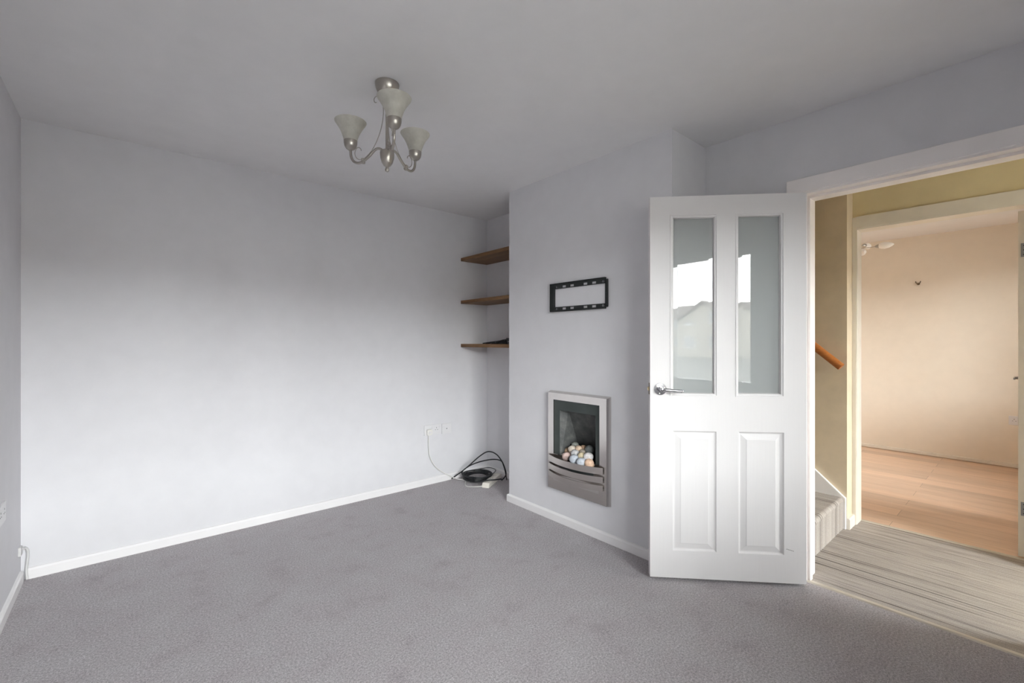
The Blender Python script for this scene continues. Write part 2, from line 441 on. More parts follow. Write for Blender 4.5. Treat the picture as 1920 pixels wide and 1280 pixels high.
struct(MB().prism([(0,0), (.034,0), (.027,.005), (.007,.005)], JR, JL, lambda p, q, a: (2.658+p, a, q)).build('trim_5', 'strip'), 'dull metal threshold strip between grey and striped carpets', 'threshold strip')
# doorway 2 (hall -> back room)
mb = MB()
mb.box(HX1-.004, RX0+.006, .785, .8105, 0, 2.02); mb.box(HX1-.004, RX0+.006, -.008, .018, 0, 2.02); mb.box(HX1-.004, RX0+.006, .018, .785, 1.995, 2.02)
struct(mb.build('trim_6', 'trim_cream', bevel=.0015), 'chipped cream white lining of the second doorway', 'door frame')
mb = MB()
mb.box(HX1-.016, HX1, .787, .8095, 0, 2.078); mb.box(HX1-.016, HX1, -.058, .787, 2.003, 2.078); mb.box(HX1-.016, HX1, -.058, .010, 0, 2.003)
struct(mb.build('trim_7', 'trim_cream', bevel=.003), 'cream white architrave head over the second doorway', 'architrave')
struct(MB().prism([(0,0), (.03,0), (.024,.005), (.006,.005)], .018, .785, lambda p, q, a: (3.853+p, a, q)).build('trim_8', 'strip'), 'metal threshold strip between striped carpet and laminate', 'threshold strip')

# ------------------------------------------------------------------ door 1, open into the room
P0 = Vector((2.061, 1.303)); P1 = Vector((2.593, .748)); DL = (P1-P0).length
DE = (P1-P0)/DL
door = empty('door_1', (P0.x, P0.y, .018), math.atan2(DE.y, DE.x))
struct(door, 'open white panelled door with two tall glass panes', 'door')
DH, DT = 1.972, .038
def dz(z): return z-.018
G1 = (.121, .3185, dz(.974), dz(1.876)); G2 = (.4445, .643, dz(.976), dz(1.877))
O1 = (.100, .337, dz(.957), dz(1.896)); O2 = (.4255, .662, dz(.957), dz(1.894))
Pn1 = (.115, .332, dz(.158), dz(.778)); Pn2 = (.441, .661, dz(.159), dz(.779))
prof = [(0,0), (.003,.005), (.007,.0085), (.012,.009), (.038,.003), (.0405,.0015), (.043,.0015)]
mb = MB().board(0, DL, 0, DH, 0, DT, [O1, O2], [Pn1, Pn2], prof=prof)
mb.build('door_leaf', 'door', door)
for o, g in ((O1, G1), (O2, G2)):
    mb = MB()
    # sloped bead on both faces around the pane
    for y0, y1, in ((-.003, .015), (DT+.003, DT-.015)):
        sg = 1 if y1 > y0 else -1
        loops = [(0, 0), (.0005, y0), (.006, y0), (.009, y0+sg*.004), (.016, y0+sg*.006), (.0195, y1-sg*.002), (.0205, y1)]
        L = []
        for off, y in loops:
            k = off/.0205
            r = (o[0]+(g[0]-o[0])*k, o[1]+(g[1]-o[1])*k, o[2]+(g[2]-o[2])*k, o[3]+(g[3]-o[3])*k)
            yy = y if off else (.0 if sg > 0 else DT)
            L.append([(r[0], yy, r[2]), (r[1], yy, r[2]), (r[1], yy, r[3]), (r[0], yy, r[3])])
        for a, b in zip(L, L[1:]):
            for k in range(4): mb.add([a[k], a[(k+1) % 4], b[(k+1) % 4], b[k]], [(0,1,2,3)])
    mb.build('glazing_bead', 'door', door)
    mb = MB()
    b = .02; r0 = (g[0]-.004, g[1]+.004, g[2]-.004, g[3]+.004); r1 = (g[0]+b, g[1]-b, g[2]+b, g[3]-b)
    f = [(r0[0],.0165,r0[2]), (r0[1],.0165,r0[2]), (r0[1],.0165,r0[3]), (r0[0],.0165,r0[3])]
    i = [(r1[0],.0155,r1[2]), (r1[1],.0155,r1[2]), (r1[1],.0155,r1[3]), (r1[0],.0155,r1[3])]
    k = [(r0[0],.0215,r0[2]), (r0[1],.0215,r0[2]), (r0[1],.0215,r0[3]), (r0[0],.0215,r0[3])]
    for q in range(4):
        n = (q+1) % 4
        mb.add([f[q], f[n], i[n], i[q]], [(0,1,2,3)]); mb.add([f[q], f[n], k[n], k[q]], [(0,1,2,3)])
    mb.add(i, [(0,1,2,3)]); mb.add(k, [(0,1,2,3)])
    mb.build('glass_pane', 'door_glass', door)
# lever handle
hz, hs = dz(.994), .0505
yax = lambda p: (p[0], -p[2], p[1])
hd = MB().lathe([(.0315,0), (.0315,.0045), (.0305,.0060), (.0125,.0062), (.0118,.010), (.0105,.03), (.011,.045), (.009,.052), (.003,.054)], 32, (hs, 0, hz), yax)
hd = hd.build('door_handle', 'chrome', door, 40)
lv = MB().tube(spline([(hs, -.044, hz), (hs+.012, -.047, hz), (hs+.03, -.049, hz-.0015), (hs+.06, -.049, hz-.004), (hs+.093, -.047, hz-.006)]),
               [.0098]*9+[.0098-.00012*k for k in range(24)], 14)
lv.lathe([(.0072,0), (.009,.001), (.009,.005), (.006,.008), (.004,.008), (.004,.013), (.002,.014)], 14, (hs+.092, -.047, hz-.006), lambda p: (p[2], p[0], p[1]))
lv.build('lever', 'chrome', hd, 50)
for a in (140, 260, 20):
    MB().lathe([(.0035,0), (.003,.0012)], 10, (hs+.023*math.cos(math.radians(a)), -.0062, hz+.023*math.sin(math.radians(a))), yax).build('screw', 'steel', hd, 40)
lt = MB().box(-.0012, .002, .008, .030, hz-.03, hz+.03); lt.prism([(.012, -.0012), (.026, -.0012), (.012, -.011)], hz-.009, hz+.009, lambda p, q, a: (q, p, a))
lt.build('latch_plate', 'brass', door)
for z in (.2, 1.0, 1.72):
    mb = MB().lathe([(.006,-.04), (.006,.04)], 12, (DL+.002, DT+.005, z)); mb.box(DL-.03, DL, DT-.001, DT+.0012, z-.038, z+.038)
    mb.build('hinge', 'alu', door, 40)
mb = MB()
for k in range(5):
    mb.box(.672+.0075*k, .6775+.0075*k, -.0004, .0006, dz(.190)-.0022*k, dz(.1925)-.0022*k)
mb.build('scuff_mark', 'mark', door)

# ------------------------------------------------------------------ door 2, open into the back room: only its hinge edge shows
d2 = empty('door_2', (3.885, .064, .008))
struct(d2, 'white door opened into the far room, seen edge on at the right edge of the photo', 'door')
MB().board(0, .745, 0, 1.98, -.04, 0, [], [(.1,.33,.2,.8), (.42,.65,.2,.8), (.1,.33,1.0,1.85), (.42,.65,1.0,1.85)], prof=prof).build('door_leaf', 'trim_cream', d2)
for z in (.275, 1.755):
    hg = MB().box(-.0025, .0005, -.036, -.010, z-.039, z+.039); hg.lathe([(.0055,-.039), (.0055,.039)], 10, (-.004, -.0415, z))
    hg = hg.build('hinge', 'alu', d2, 40)
    for q in (-.026, 0, .026):
        MB().lathe([(.0036,0), (.003,.0012)], 10, (-.0022, -.022, z+q), lambda p: (-p[2], p[0], p[1])).build('screw', 'slot_dark', hg, 40)
mb = MB().lathe([(.025,0), (.025,.004), (.010,.006), (.009,.022), (.006,.030), (.002,.031)], 20, (.69, 0, .985), lambda p: (p[0], p[2], p[1]))
mb.tube([(.69, .024, .985), (.64, .026, .985), (.585, .026, .983)], .006, 10)
mb.build('door_handle', 'alu', d2, 50)

# ------------------------------------------------------------------ stairs, stringer, handrail
RISE, GO, ST0 = .208, .232, .828
poly = [(ST0, 0)]
z = 0; y = ST0
for k in range(10):
    z += RISE
    poly += [(y, z-.035)]
    for a in range(0, 91, 15):    # rounded carpeted nosing
        aa = math.radians(a); poly.append((y-.004+.024-.024*math.cos(aa), z-.024+.024*math.sin(aa)))
    y += GO
    poly.append((y, z))
poly += [(y, z-.3), (ST0+.3, 0)]
struct(MB().prism(poly, HX0, SX-.022, lambda p, q, a: (a, p, q)).build('stairs', 'stripe', smooth=35), 'stairs in striped carpet rising behind the open door', 'stairs')
sl = RISE/GO
sp = [(.812, 0), (.812, .205), (.812+2.55, .205+2.55*sl), (.812+2.55, 0)]
struct(MB().prism(sp, SX-.022, SX, lambda p, q, a: (a, p, q)).build('trim_9', 'skirt', bevel=.004), 'sloping white stair string along the buff wall', 'stair string')
rail = empty('handrail', (SX, .83, 1.07)); tag(rail, 'orange varnished wooden handrail fixed to the buff stair wall', 'handrail')
ang = math.atan(sl)
def along(t, dx=0, up=0): return (dx, t*math.cos(ang)-up*math.sin(ang), t*math.sin(ang)+up*math.cos(ang))
prof_r = [(.024*math.cos(a)*1.0, .027*math.sin(a)) for a in [math.radians(x) for x in range(-50, 231, 14)]]
MB().prism(prof_r, 0, 2.6, lambda p, q, a: along(a, -.05+p, q)).build('rail', 'rail_wood', rail, 40, loc=(0,0,0))
for t in (.45, 1.4, 2.3):
    a = Vector(along(t, -.05, -.02)); MB().tube(spline([a, a+Vector((.0,0,-.035)), a+Vector((.03,0,-.05)), a+Vector((.049,0,-.05))], 5), .006, 8).build('bracket', 'steel', rail, 40)

# ------------------------------------------------------------------ alcove shelves
for nm, zt, lab in (('top', 2.005, 'topmost of the three brown wooden alcove shelves'), ('middle', 1.615, 'middle brown wooden shelf in the alcove, empty'),
                    ('low', 1.218, 'lowest brown wooden alcove shelf, under the black cables')):
    o = MB().box(2.318, XA, YC1, YB, zt-.029, zt).build('wall_shelf', 'shelf', bevel=.0015)
    tag(o, lab, 'shelf', 'wooden shelves in the alcove')

# ------------------------------------------------------------------ TV bracket
X0 = XC
tv = empty('tv_wall_bracket', (X0, 1.956, 1.444)); tag(tv, 'black steel television wall bracket frame on the chimney breast', 'bracket')
slots_y = [2.148, 2.077, 2.006, 1.891, 1.82, 1.75]
def rel(y): return y-1.956
fnb = lambda x, y, z: (y, x, z)
for nm, z0, z1, zs in (('top_rail', .157, .194, .1695), ('bottom_rail', 0, .033, .0195)):
    holes = []
    for k, c in enumerate(slots_y):
        if k in (0, 5):   # keyhole cluster at the ends
            holes += [(rel(c)-.006, rel(c)+.006, zs-.006, zs+.007), (rel(c)+.010, rel(c)+.0155, zs-.004, zs+.003), (rel(c)-.0155, rel(c)-.010, zs-.004, zs+.003)]
        else: holes.append((rel(c)-.0165, rel(c)+.0165, zs-.0072, zs+.0072))
    mb = MB().board(rel(1.726), rel(2.199), z0, z1, -.008, -.004, holes, fn=fnb)
    if z0: mb.box(-.022, -.004, rel(1.726), rel(2.199), z1-.003, z1)
    else: mb.box(-.022, -.004, rel(1.726), rel(2.199), 0, .003)
    mb.build(nm, 'black_metal', tv)
mb = MB().box(-.008, -.003, rel(2.165), rel(2.199), .033, .157); mb.box(-.022, -.003, rel(2.196), rel(2.199), .003, .191)
mb.box(-.003, 0, rel(2.165), rel(2.199), 0.02, .174)
mb.build('side_plate', 'black_metal', tv)
mb = MB().box(-.008, -.003, rel(1.713), rel(1.733), .010, .183); mb.box(-.020, -.003, rel(1.711), rel(1.714), .012, .181); mb.box(-.003, 0, rel(1.713), rel(1.733), .02, .174)
mb.build('side_plate', 'black_metal', tv)

# ------------------------------------------------------------------ inset gas fire
fire = empty('gas_fire', (XC, 1.956, .23)); tag(fire, 'inset gas fire with polished steel frame and curved bars', 'fireplace')
FX = -.030
def fy(y): return y-1.956
def fz(z): return z-.23
# frame: four mitred bars
mb = MB()
o = (fy(1.705), fy(2.207), 0, fz(.888)); i = (fy(1.760), fy(2.156), fz(.47), fz(.842))
ow = (fy(1.692), fy(2.212), -.006, fz(.900))
def ring(mb, a, xa, b, xb):
    A = [(xa,a[0],a[2]), (xa,a[1],a[2]), (xa,a[1],a[3]), (xa,a[0],a[3])]; B = [(xb,b[0],b[2]), (xb,b[1],b[2]), (xb,b[1],b[3]), (xb,b[0],b[3])]
    for k in range(4): mb.add([A[k], A[(k+1) % 4], B[(k+1) % 4], B[k]], [(0,1,2,3)])
ring(mb, ow, 0, o, FX); ring(mb, o, FX, i, FX+.001); ring(mb, i, FX+.001, i, -.012)
mb.build('frame', 'fire_steel', fire)
# black plate inside frame with opening
bo = (fy(1.800), fy(2.110), fz(.40), fz(.774))
mb = MB().board(i[0], i[1], fz(.30), i[3], -.016, -.012, [bo], fn=fnb); mb.build('inner_surround', 'slate', fire)
# firebox (tapered)
mb = MB()
A = [(-.013,bo[0],bo[2]), (-.013,bo[1],bo[2]), (-.013,bo[1],bo[3]), (-.013,bo[0],bo[3])]
B = [(.185,fy(1.84),fz(.40)), (.185,fy(2.075),fz(.40)), (.035,fy(2.075),fz(.772)), (.035,fy(1.83),fz(.772))]
for k in range(4): mb.add([A[k], A[(k+1) % 4], B[(k+1) % 4], B[k]], [(0,1,2,3)])
mb.add(B, [(0,1,2,3)]); mb.build('firebox', 'firebox', fire)
mb = MB().box(-.012, .17, fy(1.80), fy(2.11), fz(.395), fz(.428)); mb.prism([(-.012, fy(1.77)), (-.012, fy(2.155)), (-.05, fy(2.08)), (-.066, fy(1.96)), (-.05, fy(1.85))], fz(.395), fz(.428), lambda p, q, a: (p, q, a)); mb.build('burner_tray', 'black_metal', fire)
# curved bars
def bar(z0, z1, y0, y1, bulge, x0=FX-.001, th=.004, n=20, mat='fire_fret', name='curved_bar'):
    mb = MB(); pts = []
    for k in range(n+1):
        t = k/n; pts.append((x0-bulge*(1-(2*t-1)**2), y0+(y1-y0)*t))
    poly = pts + [(p[0]+th, p[1]) for p in reversed(pts)]
    mb.prism(poly, z0, z1, lambda p, q, a: (p, q, a))
    return mb.build(name, mat, fire, 30)
for z0, z1 in ((.421, .462), (.368, .405), (.318, .353)):
    bar(fz(z0), fz(z1), fy(1.727), fy(2.2), .056, FX-.008, .004)
    mb = MB()
    for y0_, y1_ in ((1.731, 1.741), (2.186, 2.196)): mb.box(FX-.006, FX+.002, fy(y0_), fy(y1_), fz(z0)+.012, fz(z1)-.012)
    mb.build('bar_mount', 'black_metal', fire)
mb = MB().box(FX+.0, -.010, fy(1.706), fy(1.765), fz(.290), fz(.47)); mb.box(FX, -.010, fy(2.158), fy(2.206), fz(.290), fz(.47))
mb.box(FX, -.010, fy(1.706), fy(2.206), .001, fz(.290)); mb.build('lower_plate', 'fire_fret', fire)
mb = MB().box(-.012, -.010, fy(1.765), fy(2.158), fz(.290), fz(.398)); mb.build('vent_backing', 'black_metal', fire)
# pebbles
f_px, hc = 840., 1.24
ca, sa = math.cos(math.radians(49.43)), math.sin(math.radians(49.43))
PB = [  # y, z, x offset into the breast, radius, colour, label
 (1078,834.6,.075,5.6,(.27,.28,.25),(.16,.17,.15),'grey green pebble at the top back of the fire'),
 (1085,841,.035,5.6,(.66,.50,.37),(.5,.36,.25),'cream pebble near the top centre of the heap'),
 (1094,840,.06,5.6,(.36,.24,.16),(.24,.15,.1),'brown pebble at the back beside the cream one'),
 (1105.5,843.5,.05,7.6,(.15,.16,.155),(.09,.1,.1),'dark grey pebble at the right back, largest in the heap'),
 (1063,844.5,.045,6.2,(.55,.38,.25),(.38,.24,.15),'tan orange pebble at the left back of the heap'),
 (1073,842,.022,6.6,(.60,.53,.45),(.42,.36,.3),'speckled cream pebble above the marbled one'),
 (1078.5,850,.0,6.8,(.55,.54,.54),(.30,.30,.31),'marbled white and grey pebble in the middle of the heap'),
 (1092.5,848,.028,5.8,(.38,.33,.27),(.26,.22,.18),'dull tan grey pebble in shadow behind the yellow one'),
 (1053,853.5,.012,6.2,(.50,.51,.52),(.36,.37,.38),'pale grey pebble at the far left of the heap'),
 (1063,855.5,-.014,7.6,(.68,.51,.46),(.52,.36,.33),'pink pebble at the front left of the heap'),
 (1077,861,-.042,7.8,(.47,.50,.55),(.36,.39,.44),'smooth blue grey pebble at the front, left of its twin'),
 (1091,855,-.008,6.0,(.62,.53,.36),(.46,.38,.24),'yellow cream pebble in the front half of the heap'),
 (1103.5,856,-.002,7.8,(.66,.63,.62),(.42,.40,.40),'white veined pebble at the right of the heap'),
 (1090,866,-.046,7.6,(.48,.51,.56),(.35,.38,.42),'speckled blue grey pebble at the front centre right'),
 (1105,869,-.030,7.8,(.72,.50,.36),(.58,.38,.26),'peach pebble at the front right corner'),
]
ico = bmesh.new(); bmesh.ops.create_icosphere(ico, subdivisions=3, radius=1.)
IV = [v.co.copy() for v in ico.verts]; IF = [tuple(v.index for v in f.verts) for f in ico.faces]; ico.free()
for k, (u, v, dx, rp, ca1, cb1, lab) in enumerate(PB):
    s_, t_ = (u-960)/f_px, (640-v)/f_px
    d0, d1 = ca+s_*sa, sa-s_*ca
    t = (XC+dx)/d0; r = rp*1.0/f_px*t*1.17
    c = Vector((XC+dx, d1*t, hc+t_*t)); rnd = random.Random(k*13+5)
    sq = Vector((rnd.uniform(.92,1.1), rnd.uniform(.95,1.12), rnd.uniform(.9,1.06))); off = Vector((rnd.random()*9, 3, 1))
    vs = []
    for p in IV:
        q = p*(1+.10*noise.noise(p*1.3+off)+.03*noise.noise(p*3+off))
        vs.append(Vector((q.x*sq.x, q.y*sq.y, q.z*sq.z))*r)
    o_ = MB().add(vs, IF).build('pebble', pebble_mat('pebble_stone', ca1, cb1), None, 180, loc=tuple(c))
    tag(o_, lab, 'pebble', 'pebbles heaped in the gas fire')

# ------------------------------------------------------------------ ceiling light
def lamp():
    root = empty('chandelier', (.886, 1.900, H)); tag(root, 'three armed brushed nickel ceiling light with bell shaped glass shades', 'ceiling light')
    Z = lambda z: z-H
    MB().lathe([(.053,0), (.053,-.004), (.050,-.022), (.042,-.040), (.028,-.050), (.012,-.054), (.010,-.060), (.004,-.062)], 36).build('ceiling_rose', 'steel', root, 40)
    MB().tube([(0,0,-.05), (0,0,-.1), (0,0,-.2), (0,0,Z(2.09))], .0075, 14).build('stem', 'steel', root, 40)
    MB().lathe([(.004,Z(2.100)), (.026,Z(2.098)), (.0305,Z(2.094)), (.0315,Z(2.085)), (.030,Z(2.066)), (.024,Z(2.045)), (.015,Z(2.031)), (.008,Z(2.027)), (.0065,Z(2.023)),
                (.0085,Z(2.018)), (.0095,Z(2.012)), (.0075,Z(2.006)), (.002,Z(2.003))], 32).build('urn', 'steel', root, 40)
    for ang_, sc in ((170.5, 1.), (-66, 1.07), (57.5, .985)):
        a = math.radians(ang_)
        # lamp angles are measured from the camera's right hand side, turned into the room
        ca_, sa_ = math.cos(a), math.sin(a)
        Rv = Vector((sa, -ca, 0)); Fv = Vector((ca, sa, 0))
        dv = Rv*ca_+Fv*sa_; nv = Vector((-dv.y, dv.x, 0))
        P = lambda r, z, s=0: dv*(r*sc)+nv*s+Vector((0,0,Z(z)))
        arm = MB().tube(spline([P(.012,2.085), P(.022,2.101), P(.04,2.112), P(.06,2.106), P(.085,2.082), P(.115,2.060), P(.14,2.053), P(.162,2.062), P(.175,2.085), P(.178,2.120)], 6), .0058, 12)
        arm.lathe([(.0068,-.006), (.0085,-.004), (.0085,.004), (.0068,.006)], 12, tuple(P(.118,2.066)), lambda p: tuple(dv*p[2]+nv*p[0]+Vector((0,0,p[1]))))
        arm.lathe([(.0075,-.006), (.0092,-.004), (.0092,.004), (.0075,.006)], 12, tuple(P(.115,2.056)), lambda p: tuple(dv*p[2]+nv*p[0]+Vector((0,0,p[1]))))
        arm = arm.build('arm', 'steel', root, 40)
        w = MB()
        w.tube(spline([P(.115,2.068), P(.085,2.094), P(.06,2.128), P(.036,2.18), P(.022,2.235), P(.018,2.285), P(.026,2.328), P(.044,2.349), P(.058,2.346), P(.0635,2.334), P(.059,2.322), P(.051,2.322)], 6), .0017, 8)
        w.tube(spline([P(.115,2.068), P(.135,2.068), P(.151,2.08), P(.157,2.10), P(.150,2.119), P(.138,2.124), P(.128,2.117), P(.126,2.108)], 6), .0017, 8)
        w.build('scroll_wire', 'steel', arm, 40)
        c = P(.178, H)
        MB().lathe([(.004,Z(2.113)), (.012,Z(2.116)), (.0205,Z(2.122)), (.0265,Z(2.132)), (.0295,Z(2.145)), (.030,Z(2.157)), (.028,Z(2.157)), (.004,Z(2.150))], 28, (c.x, c.y, 0)).build('cup', 'steel', arm, 40)
        pr = [(.026,2.150), (.0295,2.158), (.033,2.172), (.038,2.187), (.044,2.201), (.052,2.216), (.061,2.229), (.068,2.239), (.070,2.244)]
        pr2 = [(r-.003, z) for r, z in reversed(pr)]
        MB().lathe([(r, Z(z)) for r, z in pr]+[(r, Z(z)) for r, z in pr2], 36, (c.x, c.y, 0), caps=False).build('shade', 'shade', arm, 60)
lamp()

# ------------------------------------------------------------------ sockets, plugs, cables in the alcove corner
def plate(name, lab, w, h, loc, rz, gangs, group=None):
    o = empty(name, loc, rz); tag(o, lab, 'socket', group)   # local: x along wall, y out of wall is -y
    MB().box(-w/2, w/2, -.009, 0, -h/2, h/2).build('face_plate', 'socket', o, bevel=.002)
    for g in gangs: g(o)
    return o
def gang13(cx):
    def f(o):
        mb = MB()
        mb.box(cx-.002, cx+.002, -.0096, -.008, .010, .018); mb.box(cx-.0135, cx-.0075, -.0096, -.008, -.006, -.002); mb.box(cx+.0075, cx+.0135, -.0096, -.008, -.006, -.002)
        mb.build('pin_holes', 'slot_dark', o)
    return f
def switch(cx):
    return lambda o: MB().box(cx-.005, cx+.005, -.0125, -.008, .012, .030).build('rocker_switch', 'socket', o, bevel=.001)
def aerial(cx):
    def f(o):
        m_ = MB().lathe([(.0075,0), (.0075,.002), (.006,.004), (.004,.004)], 16, (cx, -.0085, 0), yax).build('aerial_ring', 'socket', o, 40)
        MB().lathe([(.004,0), (.0035,.0008)], 12, (cx, -.0126, 0), yax).build('aerial_pin', 'slot_dark', o, 40)
    return f
plate('double_socket', 'white double socket on the long wall with one plug in it', .168, .088, (2.020, YB, .470), 0, [gang13(.036), switch(-.008), switch(.066)])
plate('aerial_socket', 'small white aerial plate right of the plugged double socket', .095, .088, (2.160, YB, .464), 0, [aerial(.0)])
plg = empty('mains_plug', (1.977, YB-.009, .458)); tag(plg, 'white mains plug in the left half of the double socket', 'plug')
MB().prism([(-.025,-.018), (-.018,-.030), (.018,-.030), (.025,-.018), (.025,.012), (.019,.022), (-.019,.022), (-.025,.012)], -.024, 0, lambda p, q, a: (p, a, q)).build('plug_body', 'plug', plg, bevel=.004)
MB().box(-.012, .012, -.0285, -.023, -.012, .004).build('fuse_cover', 'socket', plg, bevel=.001)

wire = MB().tube(spline([(1.972,YB-.022,.430), (1.973,YB-.018,.40), (1.975,YB-.017,.318), (1.985,YB-.018,.242), (2.033,YB-.018,.155), (2.112,YB-.019,.085), (2.19,YB-.03,.036), (2.235,3.37,.010),
   (2.27,3.33,.005), (2.26,3.27,.005), (2.215,3.21,.005), (2.195,3.15,.005), (2.225,3.112,.005), (2.255,3.075,.009), (2.283,3.041,.016)], 8), .0038, 10)
wc = wire.build('extension_cable', 'cable_white', None, 60); tag(wc, 'white flex hanging from the plug down to the extension block', 'cable')
blk = empty('extension_block', (2.432, 3.110, 0), math.radians(31)); tag(blk, 'cream white extension block lying on the carpet by the black coil', 'extension lead')
MB().prism([(-.16,.0), (.16,.0), (.16,.030), (.152,.038), (-.145,.038), (-.16,.022)], -.032, .032, lambda p, q, a: (p, a, q)).build('block_body', 'block', blk, bevel=.004)
for x in (-.075, .005, .085):
    mb = MB().box(x-.002, x+.002, -.002, .002, .0378, .0384); mb.box(x-.018, x-.013, .006, .012, .0378, .0384); mb.box(x-.018, x-.013, -.012, -.006, .0378, .0384)
    mb.build('pin_holes', 'slot_dark', blk)

# black coaxial cable: two tall arcs leaning into the corner, ring of loops on the floor
PL = 5.60
def up(u, v, pl=PL):
    s_, t_ = (u-960)/f_px, (640-v)/f_px
    d0, d1 = ca+s_*sa, sa-s_*ca; t = pl/(d0+d1); return (d0*t, d1*t, hc+t_*t)
mb = MB()
arc1 = [up(851.7,896.5), up(866.6,883), up(880.6,871.4), up(899.4,855), up(915,846.4), up(930,851), up(940.8,864.4), up(947,879), up(948.6,890)]
arc1[0] = (2.205, YB-.022, .008)
arc1 += [(2.50,3.055,.02), (2.46,3.02,.045), (2.40,3.03,.048), (2.345,3.06,.048), (2.29,3.12,.03), (2.26,3.2,.02)]
mb.tube(spline(arc1, 8), .0054, 8)
arc2 = [(2.30,3.30,.012), up(866,886), up(879,873.8), up(901,865), up(924.4,860.9), up(939.5,863.6), up(944,872), up(947.5,884), (2.55,3.05,.012)]
mb.tube(spline(arc2, 8), .0054, 8)
cx, cy = 2.385, 3.262
loop = []
rr = random.Random(3)
for k in range(0, 7*16+1):
    a = 2*PI*k/16+2.6; tr = k/16
    r = .112+.016*math.sin(tr*2.3)+rr.uniform(-.003,.003)
    loop.append((cx+r*math.cos(a)*1.06, cy+r*math.sin(a)*.98, .0165+.0055*(tr)+.0025*math.sin(a*1+tr)))
mb.tube(spline(loop, 2), .0042, 8)
for q in range(5):
    ph = rr.uniform(0, 6); l2 = []
    for k in range(33):
        a = 2*PI*k/32+ph; r = .104+.012*math.sin(2*a+q)+.006*q
        l2.append((cx+r*math.cos(a), cy+r*math.sin(a)*.98, .019+.008*q+.003*math.sin(a+q)))
    mb.tube(l2, .0042, 8)
mb.tube(spline([(cx+.03,cy+.1,.05), (2.48,3.36,.055), (2.57,3.33,.058), (2.575,3.24,.056), (2.5,3.18,.052), (2.46,3.18,.05)], 8), .003, 8)
for s in (mb.v,):
    mb.v = [(min(p[0], XA-.02), min(p[1], YB-.018), max(p[2], .004)) for p in s]
tag(mb.build('aerial_cable', 'cable_black', None, 60, weld=False), 'black aerial cable coiled on the carpet with two tall arcs in the corner', 'cable')

# tangle of black leads on the lowest shelf
zs = 1.2185
mb = MB(); rr = random.Random(11)
for q in range(9):
    yc = 3.02-.038*q; hh = .010+.0062*q; w = rr.uniform(.07,.1); l2 = []; ph = rr.uniform(0, 6)
    for k in range(29):
        a = 2*PI*k/28; l2.append((2.455+.075*math.cos(a)+rr.uniform(-.003,.003), yc+w*math.sin(a)*1.15, max(zs+.0045, zs+hh*(.6+.4*math.sin(a+ph)))))
    mb.tube(spline(l2, 2), .0042, 8)
mb.tube(spline([(2.40,3.20,zs+.005), (2.40,3.12,zs+.012), (2.42,3.02,zs+.022), (2.40,2.93,zs+.03), (2.41,2.83,zs+.045), (2.44,2.73,zs+.055)], 6), .006, 8)
mb.tube(spline([(2.44,3.21,zs+.005), (2.47,3.13,zs+.010), (2.43,3.0,zs+.018), (2.46,2.9,zs+.036), (2.42,2.8,zs+.05), (2.45,2.7,zs+.056)], 6), .0055, 8)
mb.box(2.39, 2.43, 2.80, 2.86, zs+.001, zs+.034); mb.box(2.40, 2.47, 2.88, 2.97, zs+.001, zs+.020)
heap = mb.build('cable_heap', 'cable_black', None, 60, weld=False); tag(heap, 'heap of black leads lying on the lowest alcove shelf', 'cable')
MB().lathe([(.004,0), (.006,.002), (.005,.006), (.002,.007)], 12, (2.39, 2.83, zs+.022), lambda p: (-p[2], p[0], p[1])).build('connector_tip', 'chrome', heap, 50)

# left edge: socket, and the painted stub of cable in the corner
plate('wall_socket', 'white socket plate on the left wall, cut by the photo edge', .146, .086, (XL, 2.925, .487), PI/2, [gang13(-.036), gang13(.036)])
mb = MB().tube(spline([(XL+.004,YB-.05,.168), (XL+.012,YB-.035,.172), (XL+.02,YB-.02,.168), (XL+.026,YB-.014,.150), (XL+.027,YB-.014,.12), (XL+.024,YB-.016,.085), (XL+.022,YB-.02,.045), (XL+.026,YB-.028,.006)], 6), .0055, 8)
mb.box(XL, XL+.010, YB-.075, YB-.035, .148, .19)
o = mb.build('telephone_cable', 'painted_cable', None, 50, weld=False); tag(o, 'white painted cable stub in the bottom left room corner', 'cable')

# ------------------------------------------------------------------ back room: light, hooks, socket
plate('end_wall_socket', 'white socket on the cream wall beside the open door edge', .146, .088, (RX1, .098, .465), -PI/2, [gang13(-.036), gang13(.036)])
def wall_hook(nm, y, z, lab, s):
    o = empty(nm, (RX1, y, z)); tag(o, lab, 'hook')
    mb = MB()
    for sg in (-1, 1): mb.tube(spline([(-.002,0,-.006*s), (-.014*s,sg*.006*s,-.010*s), (-.018*s,sg*.013*s,.0), (-.012*s,sg*.016*s,.012*s)], 5), .0032*s, 8)
    mb.build('prongs', 'brass', o, 40)
    MB().lathe([(.010*s,0), (.010*s,.003), (.004*s,.006)], 14, (0,0,-.010*s), lambda p: (-p[2], p[0], p[1])).build('back_plate', 'brass', o, 40)
wall_hook('coat_hook', .836, 1.885, 'small brass double hook high on the cream wall', 1.25)
cl = empty('ceiling_light', (5.5, 1.17, H)); tag(cl, 'ceiling light with white tulip glass shades in the cream room', 'ceiling light')
MB().lathe([(.06,0), (.058,-.012), (.03,-.03), (.008,-.034)], 24).build('ceiling_rose', 'steel', cl, 40)
MB().tube([(0,0,-.03), (0,0,-.12), (0,0,-.235)], .006, 10).build('stem', 'steel', cl, 40)
MB().lathe([(.004,-.265), (.016,-.255), (.02,-.24), (.012,-.225), (.004,-.22)], 18).build('hub', 'steel', cl, 40)
